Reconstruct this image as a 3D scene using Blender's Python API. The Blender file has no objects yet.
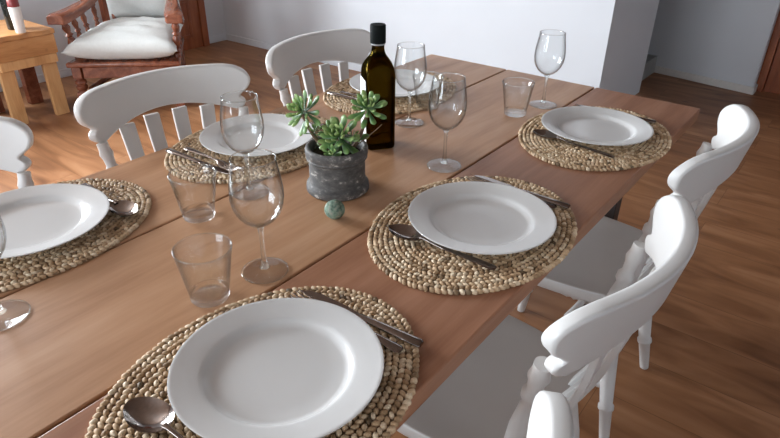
import bpy, bmesh, math, random
from mathutils import Vector, Matrix
random.seed(7)
PI = math.pi
sc = bpy.context.scene
COL = sc.collection

# ------------------------------------------------------------------ camera
CAMP = (0.311, -1.8412, 1.322)
yaw, pitch, roll = -0.6547, 0.5194, 0.0111
fwd = Vector((math.sin(yaw)*math.cos(pitch), math.cos(yaw)*math.cos(pitch), -math.sin(pitch)))
rgt = Vector((math.cos(yaw), -math.sin(yaw), 0)); upv = rgt.cross(fwd)
r2 = rgt*math.cos(roll)+upv*math.sin(roll); u2 = -rgt*math.sin(roll)+upv*math.cos(roll)
cd = bpy.data.cameras.new('camera'); cam = bpy.data.objects.new('camera', cd); COL.objects.link(cam)
M = Matrix((r2, u2, -fwd)).transposed().to_4x4(); M.translation = Vector(CAMP); cam.matrix_world = M
cd.sensor_fit = 'HORIZONTAL'; cd.sensor_width = 36; cd.lens = 36*607.35/780; cd.clip_start = 0.02
sc.camera = cam
# ------------------------------------------------------------------ light
sc.view_settings.view_transform = 'Standard'; sc.view_settings.look = 'None'
sc.view_settings.gamma = 1.0; sc.view_settings.use_curve_mapping = False
sc.view_settings.exposure = 0.16
w = bpy.data.worlds.new('World'); sc.world = w; w.use_nodes = True
w.node_tree.nodes['Background'].inputs[0].default_value = (0.75, 0.87, 1.0, 1)
w.node_tree.nodes['Background'].inputs[1].default_value = 1.0
def area(name, loc, rot, sx, sy, power, color):
    l = bpy.data.lights.new(name, 'AREA'); l.shape = 'RECTANGLE'; l.size = sx; l.size_y = sy
    l.energy = power; l.color = color
    o = bpy.data.objects.new(name, l); COL.objects.link(o); o.location = loc; o.rotation_euler = rot
    return o
# daylight entering through the window openings of the left wall and the wall behind the camera
area('daylight_left', (-4.36, -1.75, 1.53), (0, -PI/2, 0), 1.3, 2.0, 330, (0.87, 0.935, 1.0))
area('daylight_front', (-1.6, -4.46, 1.35), (PI/2, 0, 0), 1.9, 1.5, 95, (0.84, 0.92, 1.0))
sl = bpy.data.lights.new('sun', 'SUN'); sl.energy = 1.2; sl.angle = math.radians(14); sl.color = (1, 0.90, 0.76)
so = bpy.data.objects.new('sun', sl); COL.objects.link(so); so.location = (-7, -4, 5)
so.rotation_euler = Vector((0.75, 0.45, -0.62)).to_track_quat('-Z', 'Y').to_euler()
sc.cycles.transparent_max_bounces = 24
sc.cycles.max_bounces = 12
sc.cycles.use_denoising = True
sc.cycles.blur_glossy = 0.5

# ------------------------------------------------------------------ node helpers
def mat(name):
    m = bpy.data.materials.new(name); m.use_nodes = True
    nt = m.node_tree; return m, nt, nt.nodes['Principled BSDF']
def N(nt, t, **kw):
    n = nt.nodes.new(t)
    for k, v in kw.items():
        if k.startswith('i_'):
            n.inputs[k[2:].replace('_', ' ')].default_value = v
        else: setattr(n, k, v)
    return n
def ramp(nt, stops):
    r = nt.nodes.new('ShaderNodeValToRGB'); e = r.color_ramp.elements
    while len(e) < len(stops): e.new(0.5)
    for k, (p, c) in enumerate(stops): e[k].position = p; e[k].color = (*c, 1)
    return r
def simple(name, color, rough=0.5, metal=0.0, spec=0.5, noise=0.0, scale=20, bump=0.0):
    m, nt, b = mat(name)
    b.inputs['Roughness'].default_value = rough; b.inputs['Metallic'].default_value = metal
    b.inputs['Specular IOR Level'].default_value = spec
    tc = N(nt, 'ShaderNodeTexCoord'); nz = N(nt, 'ShaderNodeTexNoise'); nz.inputs['Scale'].default_value = scale
    nz.inputs['Detail'].default_value = 4
    nt.links.new(tc.outputs['Object'], nz.inputs['Vector'])
    rp = ramp(nt, [(0.3, tuple(c*(1-noise) for c in color)), (0.7, tuple(min(1, c*(1+noise)) for c in color))])
    nt.links.new(nz.outputs['Fac'], rp.inputs['Fac']); nt.links.new(rp.outputs['Color'], b.inputs['Base Color'])
    if bump:
        bp = N(nt, 'ShaderNodeBump'); bp.inputs['Strength'].default_value = bump; bp.inputs['Distance'].default_value = 0.002
        nt.links.new(nz.outputs['Fac'], bp.inputs['Height']); nt.links.new(bp.outputs['Normal'], b.inputs['Normal'])
    return m
def wood(name, c1, c2, c3, axis='y', rough=0.4, stretch=14, scale=1.6, bump=0.08, knots=None, knotcol=(0.05, 0.02, 0.01), vor=None, spec=0.5):
    """grain runs along the given axis of the object's own coordinates"""
    m, nt, b = mat(name); L = nt.links.new
    tc = N(nt, 'ShaderNodeTexCoord'); mp = N(nt, 'ShaderNodeMapping')
    s = {'x': (1, stretch, stretch), 'y': (stretch, 1, stretch), 'z': (stretch, stretch, 1)}[axis]
    mp.inputs['Scale'].default_value = s
    L(tc.outputs['Object'], mp.inputs['Vector'])
    n1 = N(nt, 'ShaderNodeTexNoise'); n1.inputs['Scale'].default_value = scale; n1.inputs['Detail'].default_value = 7
    n1.inputs['Distortion'].default_value = 0.8
    L(mp.outputs['Vector'], n1.inputs['Vector'])
    n2 = N(nt, 'ShaderNodeTexNoise'); n2.inputs['Scale'].default_value = scale*9; n2.inputs['Detail'].default_value = 3
    L(mp.outputs['Vector'], n2.inputs['Vector'])
    ad = N(nt, 'ShaderNodeMath', operation='MULTIPLY_ADD'); ad.inputs[1].default_value = 0.3
    L(n2.outputs['Fac'], ad.inputs[0]); 
    sb = N(nt, 'ShaderNodeMath', operation='SUBTRACT'); L(n1.outputs['Fac'], sb.inputs[0]); sb.inputs[1].default_value = 0.15
    L(sb.outputs[0], ad.inputs[2])
    rp = ramp(nt, [(0.28, c1), (0.5, c2), (0.74, c3)]); L(ad.outputs[0], rp.inputs['Fac'])
    out = rp.outputs['Color']
    if vor:
        mp2 = N(nt, 'ShaderNodeMapping'); q = {'x': (1, 2.6, 1), 'y': (2.6, 1, 1), 'z': (2.6, 2.6, 1)}[axis]
        mp2.inputs['Scale'].default_value = q; L(tc.outputs['Object'], mp2.inputs['Vector'])
        v = N(nt, 'ShaderNodeTexVoronoi'); v.inputs['Scale'].default_value = vor; L(mp2.outputs['Vector'], v.inputs['Vector'])
        nzv = N(nt, 'ShaderNodeMath', operation='MULTIPLY_ADD'); L(n1.outputs['Fac'], nzv.inputs[0]); nzv.inputs[1].default_value = 0.16
        L(v.outputs['Distance'], nzv.inputs[2])
        kr = ramp(nt, [(0.10, (1, 1, 1)), (0.17, (0, 0, 0))]); L(nzv.outputs[0], kr.inputs['Fac'])
        mx = N(nt, 'ShaderNodeMixRGB'); mx.inputs['Color2'].default_value = (*knotcol, 1)
        L(kr.outputs['Color'], mx.inputs['Fac']); L(out, mx.inputs['Color1']); out = mx.outputs['Color']
    for (kx, ky, kr_) in (knots or []):
        sp = N(nt, 'ShaderNodeVectorMath', operation='SUBTRACT'); sp.inputs[1].default_value = (kx, ky, 0)
        L(tc.outputs['Object'], sp.inputs[0])
        ms = N(nt, 'ShaderNodeVectorMath', operation='MULTIPLY'); ms.inputs[1].default_value = (1/kr_, 0.45/kr_, 0)
        L(sp.outputs[0], ms.inputs[0]); ln = N(nt, 'ShaderNodeVectorMath', operation='LENGTH'); L(ms.outputs[0], ln.inputs[0])
        ma = N(nt, 'ShaderNodeMath', operation='MULTIPLY_ADD'); L(n1.outputs['Fac'], ma.inputs[0]); ma.inputs[1].default_value = 1.0
        L(ln.outputs['Value'], ma.inputs[2])
        kr2 = ramp(nt, [(0.35, (0.9, 0.9, 0.9)), (0.95, (0.0, 0.0, 0.0))])
        dv = N(nt, 'ShaderNodeMath', operation='MULTIPLY'); dv.inputs[1].default_value = 0.5; L(ma.outputs[0], dv.inputs[0])
        L(dv.outputs[0], kr2.inputs['Fac'])
        mx = N(nt, 'ShaderNodeMixRGB'); mx.inputs['Color2'].default_value = (*knotcol, 1)
        L(kr2.outputs['Color'], mx.inputs['Fac']); L(out, mx.inputs['Color1']); out = mx.outputs['Color']
    L(out, b.inputs['Base Color'])
    b.inputs['Roughness'].default_value = rough; b.inputs['Specular IOR Level'].default_value = spec
    bp = N(nt, 'ShaderNodeBump'); bp.inputs['Strength'].default_value = bump; bp.inputs['Distance'].default_value = 0.002
    L(n2.outputs['Fac'], bp.inputs['Height']); L(bp.outputs['Normal'], b.inputs['Normal'])
    return m

def floor_mat():
    m, nt, b = mat('floor_boards'); L = nt.links.new
    tc = N(nt, 'ShaderNodeTexCoord')
    br = N(nt, 'ShaderNodeTexBrick'); br.offset = 0.37
    br.inputs['Scale'].default_value = 1.0; br.inputs['Brick Width'].default_value = 1.9; br.inputs['Row Height'].default_value = 0.21
    br.inputs['Mortar Size'].default_value = 0.0012; br.inputs['Mortar Smooth'].default_value = 0.4
    br.inputs['Color1'].default_value = (0, 0, 0, 1); br.inputs['Color2'].default_value = (1, 1, 1, 1)
    br.inputs['Mortar'].default_value = (0.5, 0.5, 0.5, 1)
    L(tc.outputs['Object'], br.inputs['Vector'])
    mp = N(nt, 'ShaderNodeMapping'); mp.inputs['Scale'].default_value = (1, 5, 1); L(tc.outputs['Object'], mp.inputs['Vector'])
    off = N(nt, 'ShaderNodeVectorMath', operation='MULTIPLY_ADD'); L(br.outputs['Color'], off.inputs[0])
    off.inputs[1].default_value = (7, 3, 5); L(mp.outputs['Vector'], off.inputs[2])
    n1 = N(nt, 'ShaderNodeTexNoise'); n1.inputs['Scale'].default_value = 1.7; n1.inputs['Detail'].default_value = 7; n1.inputs['Distortion'].default_value = 1.2
    L(off.outputs[0], n1.inputs['Vector'])
    n2 = N(nt, 'ShaderNodeTexNoise'); n2.inputs['Scale'].default_value = 1.1; n2.inputs['Detail'].default_value = 3
    L(tc.outputs['Object'], n2.inputs['Vector'])
    rp = ramp(nt, [(0.25, (0.14, 0.056, 0.023)), (0.45, (0.26, 0.115, 0.050)), (0.6, (0.34, 0.158, 0.072)), (0.8, (0.43, 0.225, 0.115))])
    av = N(nt, 'ShaderNodeMath', operation='MULTIPLY_ADD'); L(br.outputs['Color'], av.inputs[0]); av.inputs[1].default_value = 0.10
    L(n1.outputs['Fac'], av.inputs[2])
    a2 = N(nt, 'ShaderNodeMath', operation='MULTIPLY_ADD'); L(n2.outputs['Fac'], a2.inputs[0]); a2.inputs[1].default_value = 0.25
    L(av.outputs[0], a2.inputs[2])
    a3 = N(nt, 'ShaderNodeMath', operation='SUBTRACT'); L(a2.outputs[0], a3.inputs[0]); a3.inputs[1].default_value = 0.15
    L(a3.outputs[0], rp.inputs['Fac'])
    # knots
    mp2 = N(nt, 'ShaderNodeMapping'); mp2.inputs['Scale'].default_value = (1, 2.3, 1); L(tc.outputs['Object'], mp2.inputs['Vector'])
    v = N(nt, 'ShaderNodeTexVoronoi'); v.inputs['Scale'].default_value = 2.6; L(mp2.outputs['Vector'], v.inputs['Vector'])
    nzv = N(nt, 'ShaderNodeMath', operation='MULTIPLY_ADD'); L(n1.outputs['Fac'], nzv.inputs[0]); nzv.inputs[1].default_value = 0.2
    L(v.outputs['Distance'], nzv.inputs[2])
    kr = ramp(nt, [(0.10, (0.8, 0.8, 0.8)), (0.19, (0, 0, 0))]); L(nzv.outputs[0], kr.inputs['Fac'])
    mx = N(nt, 'ShaderNodeMixRGB'); mx.inputs['Color2'].default_value = (0.05, 0.02, 0.01, 1)
    L(kr.outputs['Color'], mx.inputs['Fac']); L(rp.outputs['Color'], mx.inputs['Color1'])
    mm = N(nt, 'ShaderNodeMixRGB'); mm.inputs['Color2'].default_value = (0.09, 0.04, 0.018, 1)
    fm = N(nt, 'ShaderNodeMath', operation='MULTIPLY'); fm.inputs[1].default_value = 0.6
    L(br.outputs['Fac'], fm.inputs[0]); L(fm.outputs[0], mm.inputs['Fac']); L(mx.outputs['Color'], mm.inputs['Color1'])
    L(mm.outputs['Color'], b.inputs['Base Color'])
    b.inputs['Roughness'].default_value = 0.40; b.inputs['Specular IOR Level'].default_value = 0.25
    bp = N(nt, 'ShaderNodeBump'); bp.inputs['Strength'].default_value = 0.05; L(n1.outputs['Fac'], bp.inputs['Height']); L(bp.outputs['Normal'], b.inputs['Normal'])
    return m

M_FLOOR = floor_mat()
M_WALL = simple('wall_paint', (0.685, 0.715, 0.75), 0.85, noise=0.015, scale=3, bump=0.15)
M_CEIL = wood('ceiling_boards', (0.13, 0.09, 0.065), (0.18, 0.13, 0.10), (0.23, 0.175, 0.14), 'y', 0.6, 9, 1.5, 0.05)
M_SKIRT = simple('skirting_paint', (0.72, 0.70, 0.67), 0.5, noise=0.03)
M_STEP = simple('step_stone', (0.30, 0.30, 0.29), 0.7, noise=0.1, scale=9)
M_WHITE = simple('white_chair_paint', (0.69, 0.685, 0.67), 0.38, noise=0.015, scale=8, bump=0.03)
M_SEAT = simple('seat_top_tone', (0.53, 0.475, 0.435), 0.42, noise=0.02, scale=8, bump=0.03)  # browner, darker tone for the top faces of the seat
M_DARKLEG = simple('table_leg_paint', (0.03, 0.022, 0.02), 0.5, noise=0.1)
KN = [(-0.455, -1.595, 0.007), (-0.50, -0.70, 0.008), (-0.365, -1.175, 0.005), (-0.72, -0.2, 0.006), (-0.78, -1.2, 0.005)]
M_PLANK_A = wood('table_plank_light', (0.38, 0.195, 0.10), (0.48, 0.265, 0.145), (0.55, 0.325, 0.195), 'y', 0.36, 11, 1.5, 0.06, KN, (0.07, 0.03, 0.015), spec=0.22)
M_PLANK_B = wood('table_plank_red', (0.29, 0.13, 0.073), (0.365, 0.177, 0.102), (0.43, 0.22, 0.135), 'y', 0.36, 16, 1.5, 0.12, None, spec=0.22)
M_PINE = wood('side_table_pine', (0.38, 0.165, 0.055), (0.50, 0.24, 0.09), (0.58, 0.31, 0.13), 'y', 0.4, 9, 2.2, 0.05, None, (0.12, 0.04, 0.015), 5)
M_PINEV = wood('side_table_pine_leg', (0.48, 0.24, 0.09), (0.60, 0.33, 0.14), (0.66, 0.40, 0.19), 'z', 0.4, 9, 2.2, 0.05)
M_MAHOG = wood('armchair_stain', (0.13, 0.036, 0.018), (0.22, 0.068, 0.034), (0.32, 0.115, 0.06), 'x', 0.25, 6, 3, 0.05)
M_DOOR = wood('door_stain', (0.19, 0.050, 0.018), (0.28, 0.078, 0.028), (0.37, 0.12, 0.045), 'z', 0.35, 6, 2, 0.05)
M_CERAMIC = simple('white_ceramic', (0.70, 0.70, 0.69), 0.16, noise=0.0)
M_STEEL = simple('polished_steel', (0.31, 0.27, 0.25), 0.10, 1.0, noise=0.02)  # base darkened and browned to stand in for dark brown reflections
M_FABRIC = simple('cushion_fabric', (0.60, 0.61, 0.59), 0.95, noise=0.03, scale=60, bump=0.5)
M_SOIL = simple('potting_soil', (0.03, 0.02, 0.015), 0.95, noise=0.5, scale=200, bump=1)
M_CAP = simple('bottle_cap', (0.008, 0.010, 0.010), 0.6, spec=0.05, noise=0.1)
M_LABEL = simple('paper_label', (0.80, 0.80, 0.78), 0.6, noise=0.01)
M_REDCAP = simple('red_cap', (0.22, 0.03, 0.03), 0.4, noise=0.1)
M_DKBOT = simple('dark_wine_glass', (0.008, 0.012, 0.011), 0.06, noise=0.0)
M_STEM = simple('succulent_stem', (0.16, 0.10, 0.06), 0.8, noise=0.3, scale=90, bump=0.4)
M_FRAME = simple('window_frame_paint', (0.75, 0.75, 0.74), 0.4)

def straw_mat():
    m, nt, b = mat('braided_seagrass'); L = nt.links.new
    at = N(nt, 'ShaderNodeAttribute', attribute_name='tone')
    rp = ramp(nt, [(0.0, (0.16, 0.11, 0.06)), (0.35, (0.44, 0.285, 0.155)), (0.65, (0.70, 0.50, 0.31)), (1.0, (0.90, 0.75, 0.55))])
    L(at.outputs['Fac'], rp.inputs['Fac'])
    tc = N(nt, 'ShaderNodeTexCoord'); nz = N(nt, 'ShaderNodeTexNoise'); nz.inputs['Scale'].default_value = 500; L(tc.outputs['Object'], nz.inputs['Vector'])
    mx = N(nt, 'ShaderNodeMixRGB', blend_type='MULTIPLY'); mx.inputs['Fac'].default_value = 0.6
    r2_ = ramp(nt, [(0.3, (0.65, 0.62, 0.55)), (0.7, (1, 1, 1))]); L(nz.outputs['Fac'], r2_.inputs['Fac'])
    L(rp.outputs['Color'], mx.inputs['Color1']); L(r2_.outputs['Color'], mx.inputs['Color2'])
    L(mx.outputs['Color'], b.inputs['Base Color']); b.inputs['Roughness'].default_value = 0.6
    return m
M_STRAW = straw_mat()
def pot_mat():
    m, nt, b = mat('weathered_pot'); L = nt.links.new
    tc = N(nt, 'ShaderNodeTexCoord'); mp = N(nt, 'ShaderNodeMapping'); mp.inputs['Scale'].default_value = (1, 1, 1.7); L(tc.outputs['Object'], mp.inputs['Vector'])
    nz = N(nt, 'ShaderNodeTexNoise'); nz.inputs['Scale'].default_value = 50; nz.inputs['Detail'].default_value = 8; nz.inputs['Roughness'].default_value = 0.65
    L(mp.outputs['Vector'], nz.inputs['Vector'])
    rp = ramp(nt, [(0.30, (0.035, 0.033, 0.032)), (0.52, (0.088, 0.083, 0.079)), (0.60, (0.15, 0.14, 0.13)), (0.645, (0.48, 0.45, 0.41))])
    L(nz.outputs['Fac'], rp.inputs['Fac']); L(rp.outputs['Color'], b.inputs['Base Color']); b.inputs['Roughness'].default_value = 0.65
    bp = N(nt, 'ShaderNodeBump'); bp.inputs['Strength'].default_value = 0.6; bp.inputs['Distance'].default_value = 0.002
    L(nz.outputs['Fac'], bp.inputs['Height']); L(bp.outputs['Normal'], b.inputs['Normal'])
    return m
M_POT = pot_mat()
def leaf_mat():
    m, nt, b = mat('succulent_leaf'); L = nt.links.new
    at = N(nt, 'ShaderNodeAttribute', attribute_name='tone')
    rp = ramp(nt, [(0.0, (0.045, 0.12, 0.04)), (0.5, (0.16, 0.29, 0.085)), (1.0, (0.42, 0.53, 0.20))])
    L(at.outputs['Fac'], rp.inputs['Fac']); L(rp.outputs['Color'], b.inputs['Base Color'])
    b.inputs['Roughness'].default_value = 0.38; b.inputs['Subsurface Weight'].default_value = 0.0
    return m
M_LEAF = leaf_mat()
def ball_mat():
    m, nt, b = mat('mottled_green'); L = nt.links.new
    tc = N(nt, 'ShaderNodeTexCoord'); nz = N(nt, 'ShaderNodeTexNoise'); nz.inputs['Scale'].default_value = 140; nz.inputs['Detail'].default_value = 6
    L(tc.outputs['Object'], nz.inputs['Vector'])
    rp = ramp(nt, [(0.35, (0.07, 0.10, 0.075)), (0.5, (0.15, 0.23, 0.17)), (0.62, (0.26, 0.30, 0.24)), (0.72, (0.32, 0.26, 0.2))])
    L(nz.outputs['Fac'], rp.inputs['Fac']); L(rp.outputs['Color'], b.inputs['Base Color']); b.inputs['Roughness'].default_value = 0.8
    bp = N(nt, 'ShaderNodeBump'); bp.inputs['Strength'].default_value = 0.8; bp.inputs['Distance'].default_value = 0.0015
    L(nz.outputs['Fac'], bp.inputs['Height']); L(bp.outputs['Normal'], b.inputs['Normal'])
    return m
M_BALL = ball_mat()
def thin_glass(name='thin_clear_glass', f0=0.036, tint=(0.985, 0.99, 0.99)):
    m = bpy.data.materials.new(name); m.use_nodes = True; nt = m.node_tree; nt.nodes.clear(); L = nt.links.new
    o = N(nt, 'ShaderNodeOutputMaterial'); t = N(nt, 'ShaderNodeBsdfTransparent'); t.inputs[0].default_value = (0.965, 0.975, 0.975, 1)
    g = N(nt, 'ShaderNodeBsdfGlossy'); g.inputs['Roughness'].default_value = 0.01; g.inputs[0].default_value = (1, 1, 1, 1)
    lw = N(nt, 'ShaderNodeLayerWeight'); lw.inputs['Blend'].default_value = 0.5; mx = N(nt, 'ShaderNodeMixShader')
    pw = N(nt, 'ShaderNodeMath', operation='POWER'); pw.inputs[1].default_value = 4.0; L(lw.outputs['Facing'], pw.inputs[0])
    sc_ = N(nt, 'ShaderNodeMath', operation='MULTIPLY_ADD'); sc_.inputs[1].default_value = 0.75; sc_.inputs[2].default_value = f0; sc_.use_clamp = True
    L(pw.outputs[0], sc_.inputs[0])
    p2 = N(nt, 'ShaderNodeMath', operation='POWER'); p2.inputs[1].default_value = 3.5; L(lw.outputs['Facing'], p2.inputs[0])
    ab = N(nt, 'ShaderNodeMixRGB'); ab.inputs['Color1'].default_value = (*tint, 1); ab.inputs['Color2'].default_value = (0.25, 0.265, 0.265, 1)
    L(p2.outputs[0], ab.inputs['Fac']); L(ab.outputs['Color'], t.inputs[0])
    L(sc_.outputs[0], mx.inputs[0]); L(t.outputs[0], mx.inputs[1]); L(g.outputs[0], mx.inputs[2]); L(mx.outputs[0], o.inputs[0])
    return m
M_THIN = thin_glass()
M_FOOT = thin_glass('thin_clear_foot', 0.012, (0.998, 0.998, 0.998))
def solid_glass(name, col=(0.97, 0.985, 0.98), ior=1.48, share=0.45, rough=0.0):
    m = bpy.data.materials.new(name); m.use_nodes = True; nt = m.node_tree; nt.nodes.clear(); L = nt.links.new
    o = N(nt, 'ShaderNodeOutputMaterial'); g = N(nt, 'ShaderNodeBsdfGlass'); g.inputs['IOR'].default_value = ior
    g.inputs[0].default_value = (*col, 1); g.inputs['Roughness'].default_value = rough
    t = N(nt, 'ShaderNodeBsdfTransparent'); t.inputs[0].default_value = (*col, 1); mx = N(nt, 'ShaderNodeMixShader'); mx.inputs[0].default_value = share
    L(g.outputs[0], mx.inputs[1]); L(t.outputs[0], mx.inputs[2]); L(mx.outputs[0], o.inputs[0])
    return m
M_GLASS = solid_glass('clear_glass')
M_BASE = solid_glass('clear_glass_base', (0.99, 0.995, 0.995), 1.45, 0.42)
M_OLIVE = solid_glass('dark_olive_glass', (0.20, 0.14, 0.028), 1.45, 0.0)

# ------------------------------------------------------------------ mesh helpers
def link(name, bm, m, parent=None, loc=(0, 0, 0), rotz=0.0, smooth=True, angle=None, bevel=None):
    bmesh.ops.recalc_face_normals(bm, faces=bm.faces)
    me = bpy.data.meshes.new(name); bm.to_mesh(me); bm.free()
    o = bpy.data.objects.new(name, me); COL.objects.link(o)
    for mm in (m if isinstance(m, (list, tuple)) else [m]): me.materials.append(mm)
    o.location = loc; o.rotation_euler = (0, 0, rotz)
    if parent: o.parent = parent
    if bevel:
        b = o.modifiers.new('bevel', 'BEVEL'); b.width = bevel; b.segments = 3; b.limit_method = 'ANGLE'; b.angle_limit = math.radians(38)
    if smooth:
        for p in me.polygons: p.use_smooth = True
        me.set_sharp_from_angle(angle=math.radians(angle or (50 if not bevel else 38)))
    return o
def thing(name, label, cat, loc=(0, 0, 0), rotz=0.0, group=None):
    o = bpy.data.objects.new(name, None); COL.objects.link(o); o.empty_display_size = 0.1
    o.location = loc; o.rotation_euler = (0, 0, rotz); tag(o, label, cat, group); return o
def tag(o, label, cat, group=None):
    o['label'] = label; o['category'] = cat
    if group: o['group'] = group
    return o
def dup(root, loc, rotz, label, mirror=False):
    r = root.copy(); COL.objects.link(r); r.location = loc; r.rotation_euler = (0, 0, rotz); r['label'] = label
    for ch in list(root.children):
        c = ch.copy(); COL.objects.link(c); c.parent = r
        for g in ch.children:
            d = g.copy(); COL.objects.link(d); d.parent = c
    return r
def box(bm, x0, x1, y0, y1, z0, z1):
    v = [bm.verts.new(p) for p in ((x0,y0,z0),(x1,y0,z0),(x1,y1,z0),(x0,y1,z0),(x0,y0,z1),(x1,y0,z1),(x1,y1,z1),(x0,y1,z1))]
    for f in ((0,3,2,1),(4,5,6,7),(0,1,5,4),(1,2,6,5),(2,3,7,6),(3,0,4,7)): bm.faces.new([v[i] for i in f])
    return v
def lathe(bm, prof, seg=48, origin=(0, 0, 0), closed=False, power=None):
    """prof: list of (r, z); closed joins last to first"""
    rings = []
    for k, pr in enumerate(prof):
        r, z = pr[0], pr[1]; n = pr[2] if len(pr) > 2 else 2.0
        if r < 1e-6: rings.append([bm.verts.new((origin[0], origin[1], origin[2]+z))]); continue
        ring = []
        for i in range(seg):
            a = 2*PI*i/seg; c, s = math.cos(a), math.sin(a)
            rho = r/((abs(c)**n+abs(s)**n)**(1/n))
            ring.append(bm.verts.new((origin[0]+rho*c, origin[1]+rho*s, origin[2]+z)))
        rings.append(ring)
    pairs = list(zip(rings, rings[1:])) + ([(rings[-1], rings[0])] if closed else [])
    for a, b in pairs:
        if len(a) == 1 and len(b) == 1: continue
        for i in range(seg):
            j = (i+1) % seg
            if len(a) == 1: bm.faces.new((a[0], b[j], b[i]))
            elif len(b) == 1: bm.faces.new((a[i], a[j], b[0]))
            else: bm.faces.new((a[i], a[j], b[j], b[i]))
    return rings
def turned(bm, A, B, prof, seg=16):
    A = Vector(A); B = Vector(B); d = B-A; ln = d.length; zq = d.normalized()
    q = zq.to_track_quat('Z', 'Y').to_matrix()
    tmp = [(0, 0)] + [(r, t*ln) for t, r in prof] + [(0, ln)]
    before = set(bm.verts); lathe(bm, tmp, seg)
    for v in [v for v in bm.verts if v not in before]: v.co = A + q @ v.co
def tube(bm, pts, radii, seg=10, flat=None):
    """flat: list of (sy, sz) scale of the section for each point"""
    pts = [Vector(p) for p in pts]; rings = []
    for k, p in enumerate(pts):
        d = (pts[min(k+1, len(pts)-1)]-pts[max(k-1, 0)]).normalized()
        side = d.cross(Vector((0, 0, 1)))
        if side.length < 1e-4: side = Vector((1, 0, 0))
        side.normalize(); up = side.cross(d)
        sy, sz = flat[k] if flat else (1, 1)
        rings.append([bm.verts.new(p + radii[k]*(side*math.cos(2*PI*i/seg)*sy + up*math.sin(2*PI*i/seg)*sz)) for i in range(seg)])
    for a, b in zip(rings, rings[1:]):
        for i in range(seg): bm.faces.new((a[i], a[(i+1) % seg], b[(i+1) % seg], b[i]))
    bm.faces.new(rings[0][::-1]); bm.faces.new(rings[-1])
def prism(bm, poly, z0, z1):
    a = [bm.verts.new((x, y, z0)) for x, y in poly]; b = [bm.verts.new((x, y, z1)) for x, y in poly]
    n = len(poly); bm.faces.new(a[::-1]); bm.faces.new(b)
    for i in range(n): bm.faces.new((a[i], a[(i+1) % n], b[(i+1) % n], b[i]))
def subdiv(bm, cuts=1):
    bmesh.ops.subdivide_edges(bm, edges=bm.edges, cuts=cuts, use_grid_fill=True)

# ================================================================== THE ROOM
def struct(name, bm, m, **kw):
    o = link(name, bm, m, smooth=False, **kw); o['kind'] = 'structure'; return o
XL, XR, YF, YB, ZC = -4.23, 2.6, -4.3, 1.64, 2.55
bm = bmesh.new(); box(bm, -4.6, XR+.3, YF-.3, 4.2, -0.1, 0); struct('floor', bm, M_FLOOR)
bm = bmesh.new(); box(bm, -4.6, XR+.3, YF-.3, 4.2, ZC, ZC+.1); struct('ceiling', bm, M_CEIL)
# left wall with a tall balcony window opening and a door
bm = bmesh.new()
box(bm, XL-.25, XL, YF, -2.8, 0, ZC); box(bm, XL-.25, XL, -.7, YB, 0, ZC)
box(bm, XL-.25, XL, -2.8, -.7, 0, 0.86); box(bm, XL-.25, XL, -2.8, -.7, 2.22, ZC)
struct('wall_left', bm, M_WALL)
# back wall: thick block whose end face turns into the passage
bm = bmesh.new(); box(bm, XL-.25, -0.835, YB, 2.5, 0, ZC); struct('wall_back', bm, M_WALL)
# wall behind the camera, with a window
bm = bmesh.new()
box(bm, XL-.25, -2.6, YF-.25, YF, 0, ZC); box(bm, -.6, XR+.2, YF-.25, YF, 0, ZC)
box(bm, -2.6, -.6, YF-.25, YF, 0, .6); box(bm, -2.6, -.6, YF-.25, YF, 2.15, ZC)
struct('wall_front', bm, M_WALL)
bm = bmesh.new(); box(bm, XR, XR+.2, YF, 4.2, 0, ZC); struct('wall_right', bm, M_WALL)
# far wall of the passage, slightly skewed; its right end returns to a door
A = Vector((-.21, 2.955, 0)); B = Vector((-.897, 3.075, 0)); dr = (B-A).normalized(); nn = Vector((-dr.y, dr.x, 0))
if nn.y > 0: nn = -nn                      # points into the room
Bx = A+dr*2.2
bm = bmesh.new()
prism(bm, [(A.x, A.y), (Bx.x, Bx.y), (Bx.x, Bx.y+.5), (A.x, A.y+.5)], 0, ZC); struct('wall_passage', bm, M_WALL)
bm = bmesh.new(); box(bm, -.21, XR, 3.16, 3.4, 0, ZC); struct('wall_beyond_door', bm, M_WALL)
bm = bmesh.new(); box(bm, -2.6, -2.4, 2.5, 3.6, 0, ZC); struct('wall_passage_end', bm, M_WALL)
# skirting
def skirt(name, p, q, n, h=0.055, t=0.012, m=M_SKIRT):
    p = Vector(p); q = Vector(q); n = Vector(n).normalized()*t
    bm = bmesh.new(); prism(bm, [(p.x, p.y), (q.x, q.y), (q.x+n.x, q.y+n.y), (p.x+n.x, p.y+n.y)], 0, h)
    return struct(name, bm, m, bevel=0.003)
skirt('baseboard_left', (XL, -.7, 0), (XL, 0.52, 0), (1, 0, 0), m=M_WALL)
skirt('baseboard_corner', (XL, 1.42, 0), (XL, YB, 0), (1, 0, 0), m=M_WALL)
skirt('baseboard_back', (XL, YB, 0), (-.835, YB, 0), (0, -1, 0), m=M_WALL)
bm = bmesh.new(); e = nn*.014; p1 = A+dr*-.014
prism(bm, [(p1.x, p1.y), (Bx.x, Bx.y), (Bx.x+e.x, Bx.y+e.y), (p1.x+e.x, p1.y+e.y)], 0, .05)
struct('baseboard_passage', bm, M_SKIRT, bevel=.003)
bm = bmesh.new(); box(bm, -.21, -.196, 2.955, 3.12, 0, .05); struct('baseboard_return', bm, M_SKIRT)
bm = bmesh.new(); box(bm, -2.4, -.905, 2.55, 3.06, 0, .13); struct('trim_1', bm, M_STEP, bevel=.004)
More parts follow.
